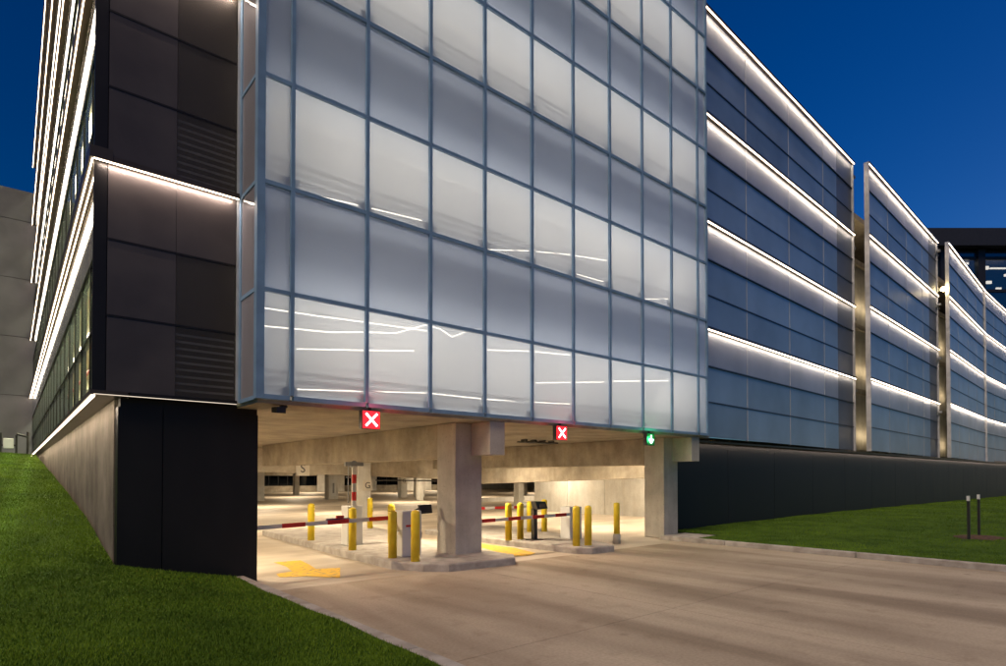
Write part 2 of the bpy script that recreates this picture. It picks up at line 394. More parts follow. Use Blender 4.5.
# sloping ramp beams further in
b = MB(); b.hexa([(2.02, 23.6, 2.16), (17.2, 23.6, 1.64), (17.2, 24.1, 1.64), (2.02, 24.1, 2.16), (2.02, 23.6, 2.89), (17.2, 23.6, 2.89), (17.2, 24.1, 2.89), (2.02, 24.1, 2.89)])
P('ramp_beam', b, CONC, bevel=.015)
b = MB(); b.hexa([(18, 11.2, 1.78), (18.4, 11.2, 1.78), (18.4, 24.6, 1.38), (18, 24.6, 1.38), (18, 11.2, 2.89), (18.4, 11.2, 2.89), (18.4, 24.6, 2.89), (18, 24.6, 2.89)])
P('ramp_beam', b, CONC, bevel=.015)
def column(x0, y0, x1, y1, z0=0, z1=2.895, mat=CONC_L, name='column'):
    return P(name, MB().box(x0, y0, z0, x1, y1, z1), mat, bevel=.02)
col1 = column(7.2, 10.0, 7.9, 10.68); col2 = column(14.55, 10.0, 15.25, 10.68)
for cx in (7.6, 14.97):
    br = MB().box(cx, 9.36, 2.21, cx + .4, 9.995, 2.895).build('bracket', CONC_L, garage, bevel=.012)
# white painted wall and interior columns
w = MB()
for k in range(5): w.box(21.72, 11.0 + k * 2.4 + .01, 0, 22.0, 11.0 + (k + 1) * 2.4 - .01, 2.895)
P('wall', w, CONC_W)
for (x, y, s, mt) in ((11.5, 23.0, .62, CONC_W), (22.2, 24.8, .42, CONC_W), (22.5, 23.0, .42, CONC), (20.0, 45, .8, CONC_W), (26.6, 45, .6, CONC_W), (28.3, 45, .7, CONC_W),
                      (31.3, 45, .6, CONC_W), (14.5, 45, .5, CONC_W), (24, 38, .4, CONC_W), (36, 52, .6, CONC_W), (42, 60, .6, CONC_W), (34, 38, .5, CONC_W), (17.5, 58, .5, CONC_L), (23, 60, .5, CONC_L), (40, 44, .6, CONC_W)):
    column(x, y, x + s, y + s, z1=2.893, mat=mt)
bw = MB().box(1.4, 70, 0, 75, 70.3, .75); P('wall', bw, CONC)
bw = MB().box(1.4, 69.9, 1.95, 75, 70.2, 2.89); P('beam', bw, CONC)
for (xa, xb) in ((29.5, 33), (36, 37.5), (41, 46), (50, 75)): P('wall', MB().box(xa, 69.6, .0, xb, 69.8, 2.893), CONC_W)
gl = MB()
for i in range(40): gl.box(4 + i * 1.1, 70.05, .753, 4.05 + i * 1.1, 70.12, 1.947)
P('railing', gl, DARKFRAME)
bk = MB().box(1.4, 71.5, 0, 75, 71.7, 2.89); P('wall', bk, DARKGLASS)
sp = MB().box(1.86, 10.7, 0, 2.0, 71, 2.893); P('wall', sp, CONC)
sp = MB().box(74.5, 11.1, 0, 74.8, 71, 2.893); P('wall', sp, CONC)
# long parapet of the down ramp seen over the floor
rp = MB().hexa([(24, 33, 0), (45, 33, 0), (45, 33.25, 0), (24, 33.25, 0), (24, 33, .25), (45, 33, .55), (45, 33.25, .55), (24, 33.25, .25)]); P('parapet', rp, CONC_W)

# -- black metal plinth left of the entrance and along the right
pl = MB(); pl.box(1.32, 10.34, -.05, 1.9, 10.60, 2.80); pl.box(1.915, 10.34, -.05, 3.33, 10.60, 2.80); pl.box(1.35, 10.36, -.04, 3.32, 10.58, 2.94)
P('plinth', pl, BLACK)
pr = MB(); x = 15.9; i = 0
while x < 78:
    wd = 3.48; pr.box(x + .008, 10.70, -.05, x + wd - .008, 10.9, 2.72); x += wd; i += 1
pr.box(15.27, 10.72, -.05, 78, 10.88, 2.86); P('plinth', pr, BLACK)
tr = MB().box(15.3, 10.28, 2.875, 78, 10.95, 2.93); lo = P('ledge', tr, BRONZE)
area('strip_lamp', (46, 10.5, 2.865), (60, .05), 1.6 * 60, (1.0, .80, .68), aim=(0, .35, -1), parent=lo)
# concrete retaining wall on the left flank
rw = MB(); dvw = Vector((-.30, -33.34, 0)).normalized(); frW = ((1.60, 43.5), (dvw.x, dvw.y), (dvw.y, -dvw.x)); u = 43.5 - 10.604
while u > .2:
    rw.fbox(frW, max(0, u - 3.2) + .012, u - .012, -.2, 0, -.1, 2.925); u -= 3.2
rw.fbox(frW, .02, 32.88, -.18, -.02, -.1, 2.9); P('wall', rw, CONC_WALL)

# -- ledges with light strips and the panels they wash: one band per floor
def led(name, fr, u0, u1, w, z, parent, watts, both=False, mat=LED):
    """thin lit line under a ledge plus its lamp, pointing down and slightly back at the sheet"""
    O, D, N = fr
    b = MB().fbox(fr, u0 + .03, u1 - .03, w - .02, w + .005, z - .028, z - .002)
    s = b.build(name, mat, parent)
    c = ((u0 + u1) / 2)
    loc = (O[0] + D[0] * c + N[0] * (w - .03), O[1] + D[1] * c + N[1] * (w - .03), z - .035)
    area('strip_lamp', loc, (u1 - u0 - .1, .03), watts * (u1 - u0), (1.0, .83, .66), aim=(-N[0] * .22, -N[1] * .22, -1), along=(D[0], D[1], 0), parent=s)
    return s

def screen(a, b_, ztop_floor, label, see_last=True, many=True, left_frame=True, ncol=4):
    """a shingled facade screen from a to b_ (plan points), ztop_floor floors high"""
    L = math.hypot(b_[0] - a[0], b_[1] - a[1]); D = ((b_[0] - a[0]) / L, (b_[1] - a[1]) / L); N = (D[1], -D[0]); fr = (a, D, N)
    root = MB()
    top = ZB + FL * ztop_floor; cw = L / ncol
    for k in range(ncol + 1):                       # vertical bars
        root.fbox(fr, max(0, k * cw - .017), min(L, k * cw + .017), -.06, .022, ZB, top)
    root.fbox(fr, -.06, -.005, -.05, .15, ZB - .02, top + .06)      # thick end fin
    root.fbox(fr, L + .005, L + .05, -.12, .10, ZB - .02, top + .06)
    jb = MB()
    for fl_ in range(ztop_floor):
        for r in (1, 2): jb.fbox(fr, .002, L - .002, -.05, .055 if r == 2 else .034, ZB + fl_ * FL + r * ROW3 - .018, ZB + fl_ * FL + r * ROW3 + .018)
    sc = root.build('facade_screen', ALU, garage); tag(sc, label); jb.build('joint_bar', NAVY, sc)
    sub = []
    rest = MB()
    for fl_ in range(ztop_floor):
        for r in range(3):
            z0 = ZB + fl_ * FL + r * ROW3 + .024; z1 = z0 + ROW3 - .048
            for k in range(ncol):
                uu0, uu1 = k * cw + .012, (k + 1) * cw - .012
                if k == ncol - 1 and see_last:
                    parts = [(uu0, uu0 + cw * .45, 0), (uu0 + cw * .45 + .01, uu1, 1)]
                else: parts = [(uu0, uu1, 0)]
                mb = MB()
                for (p0, p1, se) in parts: mb.fbox(fr, p0, p1, -.006, .012, z0, z1)
                if many:
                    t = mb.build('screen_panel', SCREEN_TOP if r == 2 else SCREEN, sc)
                    if len(parts) > 1:
                        t.data.materials.append(SCREEN_SEE)
                        for pi, p_ in enumerate(t.data.polygons): p_.material_index = 1 if pi >= 6 else 0
                else:
                    b0 = len(rest.v); rest.v += mb.v; rest.f += [tuple(b0 + q for q in ff) for ff in mb.f]
    if not many:
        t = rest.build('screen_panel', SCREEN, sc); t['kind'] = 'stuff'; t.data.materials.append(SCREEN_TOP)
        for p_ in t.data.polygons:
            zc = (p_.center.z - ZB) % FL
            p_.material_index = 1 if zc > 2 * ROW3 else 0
    for fl_ in range(1, ztop_floor + 1):
        z = ZB + fl_ * FL
        led_l = MB().fbox(fr, -.004, L + .004, .013, .175, z - .012, z + .075).build('ledge', BRONZE, sc)
        led('light_strip', fr, 0, L, .155, z - .012, sc, 2.0)
    return fr, L
P1 = ((15.85, 9.87), (30.15, 10.44)); P2 = ((30.62, 9.98), (44.35, 10.60)); P3 = ((44.85, 10.17), (58.7, 10.96)); P4 = ((58.76, 10.97), (77, 11.22))
screen(P1[0], P1[1], 4, 'blue grey screen nearest the glass bay')
screen(P2[0], P2[1], 4, 'middle blue screen beyond the first gap')
screen(P3[0], P3[1], 4, 'blue screen beyond the second gap', many=False, see_last=False)
screen(P4[0], P4[1], 4, 'farthest blue screen', many=False, see_last=False, ncol=5)

# -- concrete structure behind the screens, lit, seen in the gaps
st = MB()
for k in range(1, 4): st.box(16.5, 11.4, ZB + FL * k - .25, 74, 34, ZB + FL * k)
st.box(16.5, 11.4, ZB + FL * 3.62, 74, 34, ZB + FL * 3.7)
P('floor_slab', st, CONC)
for gx in (30.0, 44.0):
    cc = MB().box(gx - .6, 11.5, 3.13, gx + 7.5, 11.8, ZB + FL * 3.0 - .3); P('wall', cc, CONC_L)
    for k in range(0, 4):
        rb = MB(); z = ZB + FL * k + 2.75
        rb.box(gx + .25, 10.35, z, gx + .45, 11.5, z + .12); rb.tube((gx + .1, 10.55, z - .12), (gx + .7, 10.55, z - .12), .05); P('bracket', rb, STEEL)
        lf = MB().box(gx + .0, 11.2, ZB + FL * k + .25, gx + .12, 11.3, ZB + FL * k + .33)
        lo = P('work_light', lf, WARM)
        area('lamp', (gx + 3.4, 11.05, ZB + FL * k + .9), (5, .1), 20, (1.0, .78, .48), aim=(0, 1, .3), parent=lo)

# -- left wing: dark box front, flank of glass under lit ledges
NX = 5                                             # floors above the plinth
frF = ((.98, 10.19), (1, 0), (0, -1))
dk = MB()
dk.box(1.0, 10.24, ZB, 2.93, 10.30, ZB + FL * NX)
dk.fbox(frF, 0, .16, -.06, .004, ZB, ZB + FL * NX)
for k in range(NX):
    for r in (1, 2): dk.fbox(frF, .162, 1.93, -.06, .012, ZB + FL * k + ROW3 * r - .015, ZB + FL * k + ROW3 * r + .015)
left_wing = P('corner_box', dk, DARKFRAME); left_wing['label'] = 'dark brown metal corner box left of the glass bay'
for k in range(NX):
    for r in range(3):
        z0, z1 = ZB + FL * k + ROW3 * r + .017, ZB + FL * k + ROW3 * (r + 1) - .017
        MB().fbox(frF, .17, 1.055, -.04, .006, z0, z1).build('screen_panel', DARKBOX, left_wing)
        MB().fbox(frF, 1.06, 1.925, -.04, .006, z0, z1).build('screen_panel', DARKBOX if r == 2 and k % 2 == 0 else DARK_SEE, left_wing)
sl = MB()
for k in range(NX):
    for q in range(9): sl.box(1.95, 10.222, ZB + FL * k + .1 + q * .108, 2.9, 10.236, ZB + FL * k + .135 + q * .108)
sl.build('louvre', ALU, left_wing)
YE = 43.47                                         # far end of the flank
dv = Vector((-.30, -(YE - 10.16), 0)).normalized()
frK = ((1.30, YE), (dv.x, dv.y), (dv.y, -dv.x))    # u runs towards the camera, w outwards (to -X); w = 0 is the ledge line
LK = math.hypot(.30, YE - 10.16)
def kp(u, w, z): return (frK[0][0] + frK[1][0] * u + frK[2][0] * w, frK[0][1] + frK[1][1] * u + frK[2][1] * w, z)
for k in range(NX + 1):
    z = ZB + FL * k
    if k == 0:
        lg = MB().fbox(frK, 0, LK, -.42, .04, z - .05, z + .02)
        lo = lg.build('ledge', BRONZE, garage)
        MB().fbox(frK, .02, LK - .03, -.02, .015, z - .072, z - .052).build('light_strip', LED, lo)
        area('strip_lamp', kp(LK / 2, -.01, z - .085), (LK - .3, .04), 5.0 * LK, (1.0, .80, .60), aim=(.25, 0, -1), along=(dv.x, dv.y, 0), parent=lo)
        fe = MB().box(1.445, 10.165, z - .05, 2.94, 10.42, z + .02).build('front_ledge', DARKFRAME, garage)
        MB().box(1.0, 10.150, z - .045, 2.93, 10.156, z - .037).build('light_strip', LED_W, fe)
    else:
        lg = MB().fbox(frK, 0, LK + .06, -.20, .08, z - .02, z + .15)
        lo = lg.build('ledge', BRONZE, garage)
        fe = MB().box(1.205, 10.10, z - .02, 2.94, 10.22, z + .06).build('front_ledge', BRONZE, garage)
        MB().fbox(frK, .02, LK, .035, .05, z - .038, z - .022).build('light_strip', LED, lo)
        if k == 1: MB().fbox(frK, .02, LK - .1, -.035, -.025, z - .038, z - .022).build('light_strip', LED, lo)
        MB().box(.97, 10.115, z - .036, 2.93, 10.127, z - .022).build('light_strip', LED, fe)
        area('strip_lamp', kp(LK / 2, -.005, z - .055), (LK - .3, .04), 1.3 * LK, (1.0, .82, .64), aim=(.25, 0, -1), along=(dv.x, dv.y, 0), parent=lo)
        area('strip_lamp', (1.95, 10.119, z - .045), (1.8, .012), 10 * 1.8, (1.0, .80, .66), aim=(0, .25, -1), along=(1, 0, 0), parent=fe)
nb = 22; bwid = (LK - .16) / nb
for k in range(NX):
    wb = MB()
    for i in range(nb):
        u0, u1 = i * bwid, (i + 1) * bwid
        wb.fbox(frK, u0 + .012, u1 - .012, -.11, -.075, ZB + FL * k + ROW3 * 2 + .03, ZB + FL * (k + 1) - .03)
    wb.build('spandrel', WHITE_GLASS, garage)
    for i in range(nb):
        u0, u1 = i * bwid, (i + 1) * bwid
        win = MB().fbox(frK, u0 - .025, u0 + .025, -.17, -.085, ZB + FL * k + .02, ZB + FL * k + ROW3 * 2 + .02)
        for r in (1, 2): win.fbox(frK, u0 + .026, u1 - .026, -.17, -.085, ZB + FL * k + ROW3 * r - .025, ZB + FL * k + ROW3 * r + .025)
        wo = win.build('window', DARKFRAME, garage)
        pn = MB()
        for r in (0, 1): za, zb = ZB + FL * k + ROW3 * r + .026, ZB + FL * k + ROW3 * (r + 1) - .026; pn.quad(kp(u0 + .027, -.10, za), kp(u1 - .027, -.10, za), kp(u1 - .027, -.10, zb), kp(u0 + .027, -.10, zb))
        pn.build('pane', CLEAR, wo)
# stair / corridor behind the flank windows
iw = MB(); iw.box(2.95, 10.4, 3.13, 3.05, YE - .3, ZB + FL * NX)
for k in range(1, NX + 1): iw.box(1.55, 10.32, ZB + FL * k - .2, 2.94, YE - .3, ZB + FL * k - .025)
iw.box(1.55, 10.32, 3.0, 2.94, YE - .3, 3.12)
P('wall', iw, concrete('corridor_wall', (.62, .62, .42), .8))
for k in range(NX):
    ob = P('corridor_light', MB().box(2.0, 11, ZB + FL * (k + 1) - .26, 2.12, YE - 1, ZB + FL * (k + 1) - .21), TUBE)
    area('lamp', (2.06, 26, ZB + FL * (k + 1) - .28), (30, .2), 1000 if k == 0 else 300, (.92, 1.0, .66), along=(0, 1, 0), parent=ob)
# pipes and rails seen through the lowest flank windows
for zz in (4.1, 4.9, 5.7): P('pipe', MB().tube((2.5, 10.5, zz), (2.5, YE - 1, zz), .05, 8), RED)
for zz in (4.2, 5.0): P('pipe', MB().tube((2.45, 10.5, zz), (2.45, YE - 1, zz), .03, 8), WHITE)
# left wing top closing and side walls
P('roof', MB().box(1.55, 10.3, ZB + FL * NX - .02, 15.6, YE, ZB + FL * NX + .04), BRONZE)
P('wall', MB().box(1.55, YE - .25, 3.13, 20, YE, ZB + FL * NX - .03), CONC)

# -- glass bay
YG = 9.29; XG0 = 2.97; mull = [XG0] + [3.50 + 1.3 * i for i in range(10)] + [15.69]; NR = 10
fb = MB(); zt = ZB + RW * NR
fb.box(XG0 - .02, YG - .03, ZB - .02, XG0 + .10, YG + .10, zt + .04)          # corner post
fb.box(mull[-1] - .05, YG - .03, ZB - .02, mull[-1] + .02, YG + .10, zt + .04)
for x in mull[1:-1]: fb.box(x - .03, YG - .035, ZB + .06, x + .03, YG + .07, zt)
for r in range(NR + 1):
    z = ZB + RW * r; h = .032 if r else .05
    xs = [XG0 + .103] + mull[1:-1] + [mull[-1] - .053]
    for i in range(len(xs) - 1):
        a_ = xs[i] + (.031 if i else 0); b2 = xs[i + 1] - (.031 if i < len(xs) - 2 else 0)
        fb.box(a_, YG - .028, z - h + (.03 if r == 0 else 0), b2, YG + .06, z + h)
fb.box(XG0 - .015, 10.08, ZB - .02, XG0 + .05, 10.17, zt)                       # inner post of the return
for r in range(NR + 1): fb.box(XG0 - .012, YG + .103, ZB + RW * r - .03, XG0 + .04, 10.078, ZB + RW * r + .03)
fb.box(mull[-1] - .04, YG + .103, ZB, mull[-1] + .015, YG + .9, zt)
bay = P('glass_bay', fb, FRAME); bay['label'] = 'projecting frosted glass bay over the garage entrance'
def seen(x, z):                                     # is this pane's bottom inside the picture's height?
    Fh = (math.cos(R(49.77)), math.sin(R(49.77))); dd = x * Fh[0] + YG * Fh[1]
    return 477.4 - 593 * (z - 1.75) / dd > -8
rest = MB(); restd = MB()
for r in range(NR):
    for i in range(len(mull) - 1):
        x0 = mull[i] + (.105 if i == 0 else .032); x1 = mull[i + 1] - (.055 if i == len(mull) - 2 else .032)
        z0 = ZB + RW * r + (.053 if r == 0 else .034); z1 = ZB + RW * (r + 1) - .034
        mb = MB().quad((x0, YG + .015, z0), (x1, YG + .015, z0), (x1, YG + .015, z1), (x0, YG + .015, z1))
        if seen(mull[i + 1], ZB + RW * r): mb.build('glass_pane', GLASS if r % 2 == 0 else GLASS_D, bay)
        else:
            tgt = rest if r % 2 == 0 else restd; b0 = len(tgt.v); tgt.v += mb.v; tgt.f += [tuple(b0 + q for q in ff) for ff in mb.f]
rest.build('glass_pane', GLASS, bay)['kind'] = 'stuff'; restd.build('glass_pane', GLASS_D, bay)['kind'] = 'stuff'
for r in range(NR):
    MB().box(XG0 + .0, YG + .106, ZB + RW * r + .032, XG0 + .014, 10.076, ZB + RW * (r + 1) - .032).build('side_pane', GLASS_SIDE, bay)
P('soffit_trim', MB().box(XG0 + .1, YG + .102, ZB - .012, mull[-1] - .06, YG + 1.0, ZB + .0), BRONZE)
MB().box(XG0 - .05, 10.172, ZB, XG0 + .03, 10.2, zt).build('edge_trim', ALU, bay)
# inside the bay: slabs, spandrel beams, brackets, lamps, cable rail
ins = MB()
for k in range(6):
    z = ZB + FL * k
    if k: ins.box(XG0 + .12, YG + .30, z - .30, 15.5, 16, z - .02)
for k in range(5):
    z = ZB + FL * k + RW
    ins.box(XG0 + .12, YG + .92, z + .10, 15.5, YG + 1.06, z + RW - .32)
P('floor_slab', ins, CONC_L)
bwl = MB()
for k in range(5): bwl.box(3.1, 15.7, ZB + FL * k + .002, 15.5, 15.9, ZB + FL * (k + 1) - .31)
P('wall', bwl, CONC_W)
P('wall', MB().box(15.52, YG + .3, 3.13, 15.64, 16, zt), CONC_W)
P('wall', MB().box(3.06, 10.5, 3.13, 3.12, 16, zt), CONC_W)
cr_ = MB()
for k in range(5):
    for h in (.28, .40, .52): cr_.tube((XG0 + .15, YG + .14, ZB + FL * k + h), (15.5, YG + .14, ZB + FL * k + h), .012, 6)
P('cable_rail', cr_, STEEL)
for k in range(5):
    for i, x in enumerate(mull[1:-1]):
        z = ZB + FL * k
        P('clamp_plate', MB().box(x - .12, YG + .072, z + .06, x + .12, YG + .10, z + .24), STEEL)
for k in range(5):
    tz = ZB + FL * k + RW - .1
    lo = P('lamp_and_streak', MB().box(3.6, YG + 1.12, tz + .62, 15.2, YG + 1.16, tz + .66), TUBE)
    area('tube_lamp', (9.3, YG + 1.5, tz + .02), (12, .7), 150, (1.0, .94, .86), aim=(0, -.62, -.5), along=(1, 0, 0), parent=lo)
    area('spandrel_fill', (9.3, YG + .80, tz + .22), (12, .2), 25, (.88, .94, 1.0), aim=(0, -.7, .7), along=(1, 0, 0), parent=lo)  # added unseen fill that lifts the dark spandrel panes
# bent glowing tubes added in place of wavy reflections on the glass
for pts in [
    [(3.3, 4.54), (4.25, 4.57), (5.05, 4.61), (6.49, 4.67)] ,
    [(3.27, 4.24), (4.43, 4.32), (5.11, 4.43), (5.74, 4.51), (6.07, 4.64), (6.42, 4.78), (6.78, 4.76), (7.07, 4.64), (7.54, 4.86), (7.91, 4.96)] ,
    [(3.84, 3.94), (5.01, 4.08), (6.16, 4.23)] ,
    [(3.83, 3.25), (5.05, 3.33), (6.49, 3.43), (7.91, 3.43), (9.23, 3.48), (10.63, 3.54)] ,
    [(8.0, 4.5), (9.26, 4.65), (10.63, 4.74)] ,
    [(9.45, 3.94), (11.87, 4.21)] ,
    [(12.23, 4.27), (14.7, 4.54)] ,
    [(8.0, 6.68), (9.23, 6.96), (10.57, 7.2), (12.08, 7.4)] ,
    [(13.62, 6.7), (14.72, 6.93)] ,
    [(3.88, 6.65), (5.04, 6.75), (6.48, 6.86)] ,
    [(10.85, 6.78), (12.08, 6.82)] ,
]:
    tm = MB()
    for a_, b_2 in zip(pts, pts[1:]): tm.tube((a_[0], 9.95, a_[1]), (b_2[0], 9.95, b_2[1]), .011, 8)
    P('lamp_and_streak', tm, STREAK)

# -- ceiling lights of the entrance (warm)
fix0 = empty('ceiling_light', (2.6, 13, 2.895))
tag(fix0, 'warm garage ceiling light behind the black wall by the first lane', 'ceiling light', 'ceiling lights of the garage')
MB().box(2.0, 12.9, 2.84, 3.2, 13.1, 2.893).build('housing', WHITE, fix0, bevel=.01)
MB().box(2.05, 12.92, 2.825, 3.15, 13.08, 2.839).build('diffuser', WARM, fix0)
area('lamp', (2.6, 13, 2.82), (1.1, .16), 300, (1.0, .80, .55), parent=fix0)
spots = [(2.7, 19.0), (8.9, 12.6), (8.9, 19.5), (12.6, 27), (6, 28), (15.7, 13.5), (15.7, 19.5), (12, 36), (22, 36), (30, 30), (32, 42), (20, 52), (34, 58), (44, 66), (27, 66), (46, 48), (26, 20)]
spots += [(20.2, 14.5), (20.2, 20.5)]
for i, (sx, sy) in enumerate(spots):
    c_ = dup(fix0, (sx - 2.6, sy - 13, 0)); c_['label'] = 'warm garage ceiling light hidden behind the concrete beams'
    if sx == 20.2:
        for ch in c_.children:
            if ch.type == 'LIGHT': ch.data = ch.data.copy(); ch.data.energy = 170

# ------------------------------------------------------------------ traffic islands
def island(name, poly, h=.15):
    o = MB().prism(poly, -.05, h).build(name, KERB, bevel=.03); return tag(o, kind='structure')
island('traffic_island', [(6.0, 9.35), (6.35, 9.02), (7.9, 8.92), (8.2, 9.3), (8.15, 12), (9.6, 18.5), (6.1, 18.5), (5.75, 12), (5.7, 10)])
island('traffic_island', [(10.05, 9.25), (10.3, 9.0), (11.1, 9.0), (11.3, 9.3), (12.7, 13.0), (12.7, 15.5), (10.0, 15.5), (9.9, 11.5)])

# ------------------------------------------------------------------ bollards
def bollard(x, y, z0, top, label, r=.085):
    h = top - z0
    o = MB().lathe(0, 0, [(r, 0), (r, h - .05), (r * .93, h - .02), (r * .6, h + .005), (r * .15, h + .016)], 20).build('bollard', YELLOW, smooth=True)
    o.location = (x, y, z0); return tag(o, label, 'bollard', 'yellow bollards at the gates')
for a in [(6.08, 14.73, .15, 1.07, 'yellow bollard standing alone farthest left, behind the barrier arm'),
          (5.95, 12.14, .15, 1.07, 'yellow bollard in front of the gate housing with the raised arm'),
          (8.94, 17.02, .15, 1.10, 'yellow bollard in front of the white G column'),
          (5.98, 10.44, .15, 1.08, 'yellow bollard left of the nearest white gate housing'),
          (6.06, 9.72, .15, 1.11, 'nearest large yellow bollard in front of the white gate housing beside the left column'),
          (7.35, 12.9, .15, 1.08, 'yellow bollard mostly hidden behind the nearest gate housing'),
          (9.95, 11.5, .15, 1.08, 'yellow bollard just right of the left column, behind the second barrier arm'),
          (10.35, 11.49, .15, 1.08, 'yellow bollard next to the intercom post, on its left'),
          (11.9, 12.8, .15, 1.04, 'small yellow bollard right behind the intercom post'),
          (12.3, 12.6, .15, 1.09, 'small yellow bollard farther right behind the intercom post'),
          (10.32, 9.5, .15, 1.07, 'yellow bollard on the island tip at the end of the second barrier arm'),
          (10.62, 9.4, .15, 1.07, 'yellow bollard on the island tip, right of its twin'),
          ]:
    bollard(*a)
b3 = empty('bollard', (12.45, 10.02, 0)); tag(b3, 'single yellow bollard with a pale concrete foot in the right lane', 'bollard', 'yellow bollards at the gates')
MB().lathe(12.45, 10.02, [(.10, 0), (.10, .24), (.09, .26)], 20).build('foot', CONC_L, b3, smooth=True)
MB().lathe(12.45, 10.02, [(.08, .261), (.08, 1.03), (.07, 1.07), (.02, 1.085)], 20).build('post', YELLOW, b3, smooth=True)

# ------------------------------------------------------------------ barrier gates
def arm_parts(root, p, q, n=8, hgt=.075, th=.035):
    """a flat boom from p to q in red and white lengths"""
    p = Vector(p); q = Vector(q); u = (q - p) / n; e = .0025
    vert = abs(u.z) > abs(u.x)
    def boom(a, b, g_):
        side = Vector((0, th / 2 + g_, 0)); up = Vector((hgt / 2 + g_, 0, 0)) if vert else Vector((0, 0, hgt / 2 + g_))
        return MB().hexa([a - side - up, b - side - up, b + side - up, a + side - up, a - side + up, b - side + up, b + side + up, a + side + up])
    arm = boom(p, q, 0).build('arm', WHITE, root)
    for i in range(1, n, 2): boom(p + u * i, p + u * (i + 1), e).build('red_band', RED, arm)
    return arm
ga = empty('barrier_gate', (6.4, 10.55, .15)); tag(ga, 'lowered barrier gate across the left lane, its white housing beside the left column', 'barrier gate', 'barrier gates')
MB().box(6.17, 10.38, .15, 6.62, 10.72, 1.07).build('housing', WHITE, ga, bevel=.02)
MB().box(6.25, 10.372, .75, 6.52, 10.379, .79).build('trim', RED, ga)
MB().box(6.66, 10.45, .5, 6.67, 10.5, .62).build('lock', DARK, ga)
arm_parts(ga, (6.5, 10.78, .93), (2.6, 10.78, .84), 9)
MB().prism([(4.75, 10.80), (5.25, 10.80), (5.25, 10.84), (4.75, 10.84)], .90, .96).build('arm_joint', STEEL, ga, bevel=.02)
MB().tube((4.95, 10.79, .985), (5.1, 10.79, .985), .028).build('joint_light', RED, ga)
gb = empty('barrier_gate', (6.4, 13.1, .15)); tag(gb, 'barrier gate with its red and white arm raised upright, on the left island', 'barrier gate', 'barrier gates')
MB().box(6.22, 12.95, .15, 6.62, 13.3, 1.08).build('housing', WHITE, gb, bevel=.02)
arm_parts(gb, (6.36, 12.9, 1.0), (6.36, 12.9, 2.02), 5, .09)
kn = MB().tube((6.36, 12.9, 2.06), (6.36, 13.0, 2.06), .09); kn.box(6.15, 12.93, 2.02, 6.62, 12.99, 2.11); kn.build('arm_joint', STEEL, gb)
fo = MB().tube((6.24, 12.96, 2.04), (6.24, 12.96, 1.15), .014, 8); fo.tube((6.18, 12.96, 1.75), (6.46, 12.96, 1.75), .012, 8); fo.build('arm_cable', STEEL, gb)
gc = empty('barrier_gate', (11.3, 10.8, .15)); tag(gc, 'lowered red and white barrier gate across the middle lane, right of the left column', 'barrier gate', 'barrier gates')
MB().box(11.3, 10.62, .15, 11.75, 10.98, .98).build('housing', WHITE, gc, bevel=.02)
arm_parts(gc, (11.5, 10.58, .80), (7.95, 10.58, .755), 9)
gd = empty('barrier_gate', (13.0, 14.2, 0)); tag(gd, 'farther lowered barrier gate seen behind the middle lane bollards', 'barrier gate', 'barrier gates')
MB().box(13.0, 14.05, 0, 13.4, 14.4, .95).build('housing', WHITE, gd, bevel=.02)
arm_parts(gd, (13.1, 14.0, .81), (10.0, 14.0, .83), 8)

# intercom post on the middle island, reader with screen by the first housing
ip = empty('intercom_post', (10.45, 11.06, .15)); tag(ip, 'dark intercom post with a tilted reader head on the middle island', 'intercom')
MB().box(10.26, 10.92, .15, 10.62, 11.2, .17).build('base_plate', DARK, ip)
MB().box(10.39, 11.02, .171, 10.51, 11.12, .95).build('post', DARK, ip)
MB().hexa([(10.42, 10.9, .93), (10.78, 10.9, .95), (10.78, 11.1, .95), (10.42, 11.1, .93), (10.40, 10.98, 1.14), (10.76, 10.98, 1.13), (10.76, 11.16, 1.13), (10.40, 11.16, 1.14)]).build('reader_head', DARK, ip, bevel=.015)
MB().box(10.5, 10.915, .99, 10.68, 10.93, 1.07).build('screen', plain('reader_screen', (.12, .11, .1), .2), ip)
tr_ = empty('ticket_reader', (6.8, 10.6, .15)); tag(tr_, 'dark ticket reader screen on a bent arm behind the nearest gate housing', 'ticket reader')
MB().tube((6.66, 10.9, .16), (6.66, 10.9, 1.0), .03).build('post', DARK, tr_)
MB().tube((6.66, 10.9, .99), (6.84, 10.75, 1.10), .028).build('arm', DARK, tr_)
MB().hexa([(6.74, 10.62, .98), (7.04, 10.60, .99), (7.04, 10.66, .99), (6.74, 10.68, .98), (6.72, 10.64, 1.17), (7.02, 10.62, 1.18), (7.02, 10.68, 1.18), (6.72, 10.70, 1.17)]).build('screen', DARK, tr_, bevel=.01)

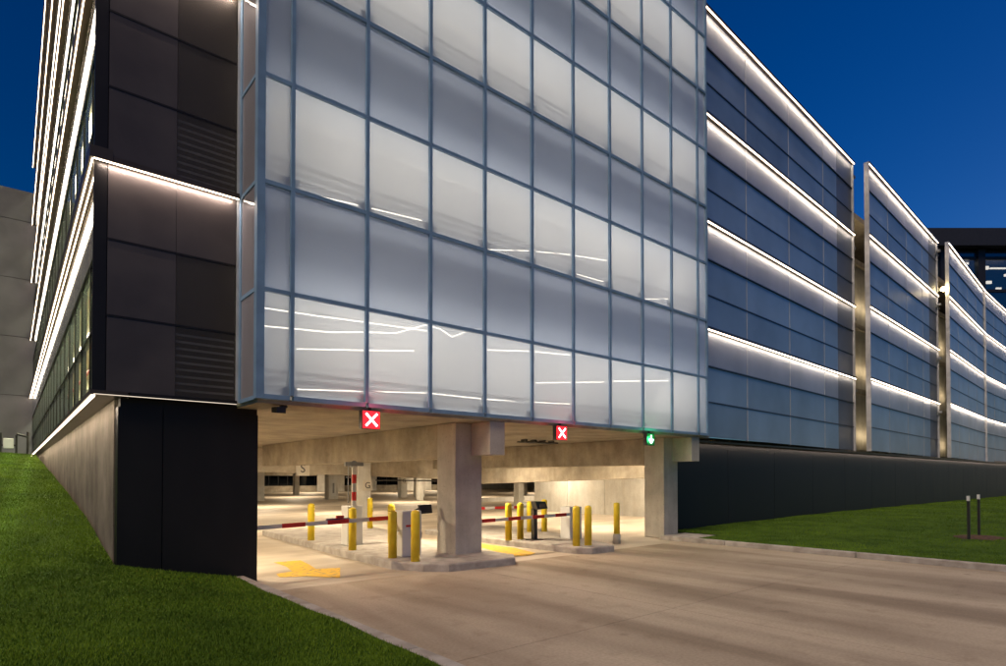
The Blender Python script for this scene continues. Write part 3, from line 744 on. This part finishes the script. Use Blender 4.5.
# ------------------------------------------------------------------ lane signals hung under the glass bay
RED_E = emit('signal_red', (1.0, .02, .03), 2.2); RED_X = emit('signal_cross', (1.0, .50, .50), 7); GRN_E = emit('signal_green', (.0, .55, .12), .9); GRN_X = emit('signal_arrow', (.45, 1.0, .6), 6)
def signal(x, kind, label):
    z1, z0 = 2.90, 2.58; h = .17; y = 9.22
    s = empty('lane_signal', (x, y, z1)); tag(s, label, 'lane signal', 'lane signals over the entrance')
    zc = (z0 + z1) / 2
    MB().box(x - h, y + .005, z0, x + h, y + .12, z1).build('housing', DARK, s, bevel=.006)
    MB().box(x - .02, y + .04, z1 + .001, x + .02, y + .08, 2.955).build('hanger', DARK, s)
    red = kind == 'x'
    MB().box(x - h + .012, y - .002, z0 + .012, x + h - .012, y + .004, z1 - .012).build('face', RED_E if red else plain('signal_off', (.01, .05, .02), .3), s)
    sy = MB(); a = .105
    def bar(p, q, w):
        p = Vector((p[0], 0, p[1])); q = Vector((q[0], 0, q[1])); d_ = (q - p).normalized(); n_ = Vector((-d_.z, 0, d_.x)) * w / 2; o_ = Vector((x, y - .010, zc))
        f_ = Vector((0, -.006, 0)) if True else 0
        sy.hexa([o_ + p - n_ + f_, o_ + q - n_ + f_, o_ + q - n_, o_ + p - n_, o_ + p + n_ + f_, o_ + q + n_ + f_, o_ + q + n_, o_ + p + n_])
    if red: bar((-a, -a), (a, a), .036); bar((-a, a), (-.02, .02), .036); bar((.02, -.02), (a, -a), .036)
    else: bar((0, a), (0, -.06), .045); bar((-a * .85, .0), (-.005, -a), .04); bar((a * .85, .0), (.005, -a), .04)
    sym = sy.build('cross' if red else 'arrow', RED_X if red else GRN_X, s)
    d = bpy.data.lights.new('signal_lamp', 'POINT'); d.energy = 14 if red else 11; d.color = (1, .05, .06) if red else (.05, 1, .25); d.shadow_soft_size = .08
    lo = bpy.data.objects.new('signal_lamp', d); col.objects.link(lo); lo.location = (x, y - .10, zc); lo.parent = s; lo.matrix_parent_inverse = Matrix.Translation(-Vector(s.location))
signal(4.86, 'x', 'red cross lane signal over the left lane')
signal(9.55, 'x', 'red cross lane signal over the middle lane right of the left column')
signal(12.85, 'v', 'green downward arrow lane signal over the right lane')

# ceiling camera and pipe rack
sc_ = empty('security_camera', (3.45, 9.5, 2.9)); tag(sc_, 'small dark security camera under the glass bay near the black wall', 'security camera')
MB().box(3.40, 9.44, 2.86, 3.50, 9.54, 2.898).build('mount', DARK, sc_)
MB().hexa([(3.30, 9.36, 2.76), (3.44, 9.36, 2.76), (3.44, 9.6, 2.79), (3.30, 9.6, 2.79), (3.30, 9.36, 2.86), (3.44, 9.36, 2.86), (3.44, 9.6, 2.87), (3.30, 9.6, 2.87)]).build('body', DARK, sc_)
fx = empty('heater_rack', (12, 13, 2.895)); tag(fx, 'dark bracket rack under the garage ceiling beyond the middle signal', 'ceiling rack')
fr_ = MB(); fr_.box(11.9, 13.0, 2.80, 13.3, 13.06, 2.84); fr_.box(11.9, 13.3, 2.80, 13.3, 13.36, 2.84)
for k in range(4): fr_.box(12.0 + k * .38, 13.061, 2.80, 12.06 + k * .38, 13.299, 2.893)
fr_.build('frame', DARK, fx)

# ------------------------------------------------------------------ signs on the columns
SIGN = plain('sign_plate', (.62, .58, .50), .6, var=.04)
def letter_sign(ch, cx, y, z, s, label, group='letter signs on the columns'):
    e = empty('sign', (cx, y, z)); tag(e, label, 'sign', group)
    MB().box(cx - s / 2, y - .03, z - s / 2, cx + s / 2, y - .004, z + s / 2).build('plate', SIGN, e)
    text_mb(ch, s * .85, (cx, y - .036, z), (1, 0, 0), (0, 0, 1), .003, 'letter', DARK, e)
letter_sign('S', 9.37, 23.6, 2.10, .56, 'square sign with the letter S on the sloping beam')
letter_sign('G', 11.95, 23.0, 1.40, .44, 'sign with the letter G on the white column behind the left gates')
letter_sign('G', 26.9, 45, 1.45, .55, 'small distant G sign, leftmost of the far columns')
letter_sign('G', 28.65, 45, 1.45, .6, 'small distant G sign, second of the far columns')
letter_sign('G', 31.6, 45, 1.45, .55, 'small distant G sign, on the far column next to the left column')
va = empty('sign', (20.4, 45, 1.1)); tag(va, 'narrow vertical notice on the white column below the S sign', 'sign')
MB().box(20.15, 44.96, .25, 20.6, 44.995, 1.6).build('plate', WHITE, va)
MB().box(20.3, 44.94, .5, 20.45, 44.958, 1.3).build('lettering', plain('grey_print', (.3, .3, .3)), va)
pz = MB().tube((13.2, 24.6, 1.62), (24, 24.6, 1.50), .03, 8).build('pipe', DARK); tag(pz, 'thin dark pipe running below the sloping beam', 'pipe')

# ------------------------------------------------------------------ yellow floor arrows
def paint(name, poly, z=.006):
    m = MB(); m.quad(*[(x, y, z) for x, y in poly]); return struct(name, m, PAINT_Y)
paint('lane_arrow', [(5.03, 10.78), (4.53, 9.71), (4.17, 10.22), (3.75, 10.45), (3.83, 10.85), (4.16, 10.95), (4.29, 11.6), (4.30, 12.35), (4.85, 12.30), (4.75, 11.6), (4.62, 10.95)])
paint('lane_arrow', [(9.35, 12.3), (9.65, 12.2), (9.75, 11.0), (9.45, 9.95), (9.0, 9.75), (8.35, 9.95), (8.2, 10.6), (8.9, 10.7), (9.1, 11.4)])

# ------------------------------------------------------------------ right lawn: stakes in a mulch patch
mu = MB()
cx, cy = 20.05, 3.9; n = 28; prev = None; mu.v.append((cx, cy, lawn_r(cx, cy) + .07))
for i in range(n):
    t = 2 * math.pi * i / n; rr = .55 + .12 * random.random(); mu.v.append((cx + rr * 1.35 * math.cos(t), cy + rr * .95 * math.sin(t), lawn_r(cx, cy) + .012))
for i in range(n): mu.f.append((0, 1 + i, 1 + (i + 1) % n))
tag(mu.build('mulch', MULCH), 'small patch of brown mulch round the two stakes', 'mulch', kind='stuff')
for (x, y, l) in ((19.17, 3.92, 'dark metal stake in the mulch patch, the left one'), (20.92, 4.05, 'dark metal stake in the mulch patch, the right one')):
    s = empty('stake', (x, y, .1)); tag(s, l, 'stake', 'stakes on the right lawn')
    m = MB().box(x - .035, y - .012, .08, x + .035, y + .0, 1.14); m.box(x - .006, y + .001, .08, x + .006, y + .05, 1.14); m.build('post', DARK, s)
    MB().box(x - .036, y - .013, 1.141, x + .036, y + .05, 1.27).build('tip', WHITE, s)

# ------------------------------------------------------------------ far left: grey building and gas meters
gbd = empty('grey_building', (-12, 43.5, 2.7)); tag(gbd, 'grey panelled windowless building closing the view at far left', 'building')
gp = MB(); zs = [2.6] + [ZB + FL * q + .1 for q in range(1, 5)] + [ZB + FL * 4 + 1.7]
for i in range(5):
    for k in range(9): gp.box(1.9 - (k + 1) * 4.2 + .012, 43.5, zs[i] + .012, 1.9 - k * 4.2 - .012, 43.9, zs[i + 1] - .012)
gp.build('wall', GREYWALL, gbd)
MB().box(-35, 43.55, 2.6, 1.9, 44.5, zs[-1] - .02).build('backing_wall', plain('joint_dark', (.04, .04, .045), .8), gbd)
MB().box(-35, 43.52, zs[-1], 1.9, 44.5, zs[-1] + .15).build('coping', GREYWALL, gbd)
um = empty('gas_meter', (.3, 34.6, 2.75)); tag(um, 'dark gas pipework with a pale meter against the grey building', 'gas meter')
pm = MB()
for x in (-.35, .0, .55, .95):
    pm.tube((x, 34.7, 2.7), (x, 34.7, 3.75 + .1 * math.sin(x * 9)), .045, 10)
pm.tube((-1.3, 34.7, 3.7), (-.35, 34.7, 3.7), .045, 10); pm.tube((.55, 34.7, 3.72), (.95, 34.7, 3.6), .05, 10); pm.tube((-.35, 34.7, 3.2), (.55, 34.7, 3.2), .04, 10)
pm.build('pipework', DARK, um)
MB().box(.08, 34.5, 3.05, .45, 34.75, 3.5).build('meter', WHITE, um, bevel=.03)

# ------------------------------------------------------------------ far right: glass office tower behind the screens
Fv = Vector((math.cos(R(49.77)), math.sin(R(49.77)), 0)); Rv = Vector((Fv.y, -Fv.x, 0))
def toff(a, d, z): v = Fv * d + Rv * a; return (v.x, v.y, z)
ob_ = empty('office_building', toff(88, 112, 0)); tag(ob_, 'dark glass office building with a deep black roof edge behind the farthest screens', 'building')
fo_ = ((Fv * 110 + Rv * 66).x, (Fv * 110 + Rv * 66).y); frO = (fo_, (Rv.x, Rv.y), (-Fv.x, -Fv.y))
MB().fbox(frO, 0, 60, -30, 2.0, 44.3, 47.5).build('roof', plain('roof_edge', (.022, .024, .034), .5), ob_)
MB().fbox(frO, 2, 58, -30, -12, 0, 44).build('core_wall', plain('office_core', (.10, .10, .11), .7), ob_)
sl_ = MB()
for z in (6, 12, 18, 24, 30.5, 36.5, 42.9): sl_.fbox(frO, 1.5, 58, -11.9, -.4, z - .5, z)
sl_.build('floor_slab', plain('office_slab', (.25, .25, .26), .6), ob_)
mu_ = MB()
for k in range(8): mu_.fbox(frO, 1.5 + k * 7, 2.8 + k * 7, -.6, .5, 0, 44.2)
for z in (6, 12, 18, 24, 30.5, 36.5, 42.6): mu_.fbox(frO, 1, 57, -.2, .22, z - .25, z + .25)
mu_.build('frame', plain('office_frame', (.02, .02, .025), .4), ob_)
OG = frost('office_glass', (.03, .10, .20), .62, .2, 1.5)
for k in range(7):
    for z0, z1 in ((18, 24), (24, 30.5), (30.5, 36.5), (36.5, 42.6), (42.6, 44.3)):
        q0, q1 = 2.82 + k * 7, 8.48 + k * 7; po = lambda u, z: (fo_[0] + Rv.x * u, fo_[1] + Rv.y * u, z)
        MB().quad(po(q0, z0 + .26), po(q1, z0 + .26), po(q1, z1 - .27), po(q0, z1 - .27)).build('window', OG, ob_)
OL = emit('office_lamp', (1.0, .93, .80), 1.6)
for (u, z, w, h) in ((20.3, 40.9, .8, .5), (21.0, 41.8, .8, .4), (24.6, 40.9, 1.0, .6), (25.9, 41.0, 3.0, .22), (25.2, 38.2, .9, .5), (27.0, 37.0, .9, .45), (28.6, 39.6, .8, .4), (33, 41, .8, .4)):
    MB().fbox(frO, u, u + w, -1.2, -.9, z, z + h).build('ceiling_lamp', OL, ob_)

# floodlight in the second gap
fl = empty('floodlight', (44.62, 10.4, 13.45)); tag(fl, 'bright warm floodlight shining in the second gap between the blue screens', 'floodlight')
MB().box(44.55, 10.42, 13.36, 44.68, 10.75, 13.54).build('housing', STEEL, fl)
bm = bmesh.new(); bmesh.ops.create_icosphere(bm, subdivisions=2, radius=.15); me = bpy.data.meshes.new('lens'); bm.to_mesh(me); bm.free(); me.materials.append(emit('flood_lens', (1, .75, .35), 60))
lo = bpy.data.objects.new('lens', me); col.objects.link(lo); lo.location = (44.62, 10.26, 13.45); lo.parent = fl; lo.matrix_parent_inverse = Matrix.Translation(-Vector(fl.location))
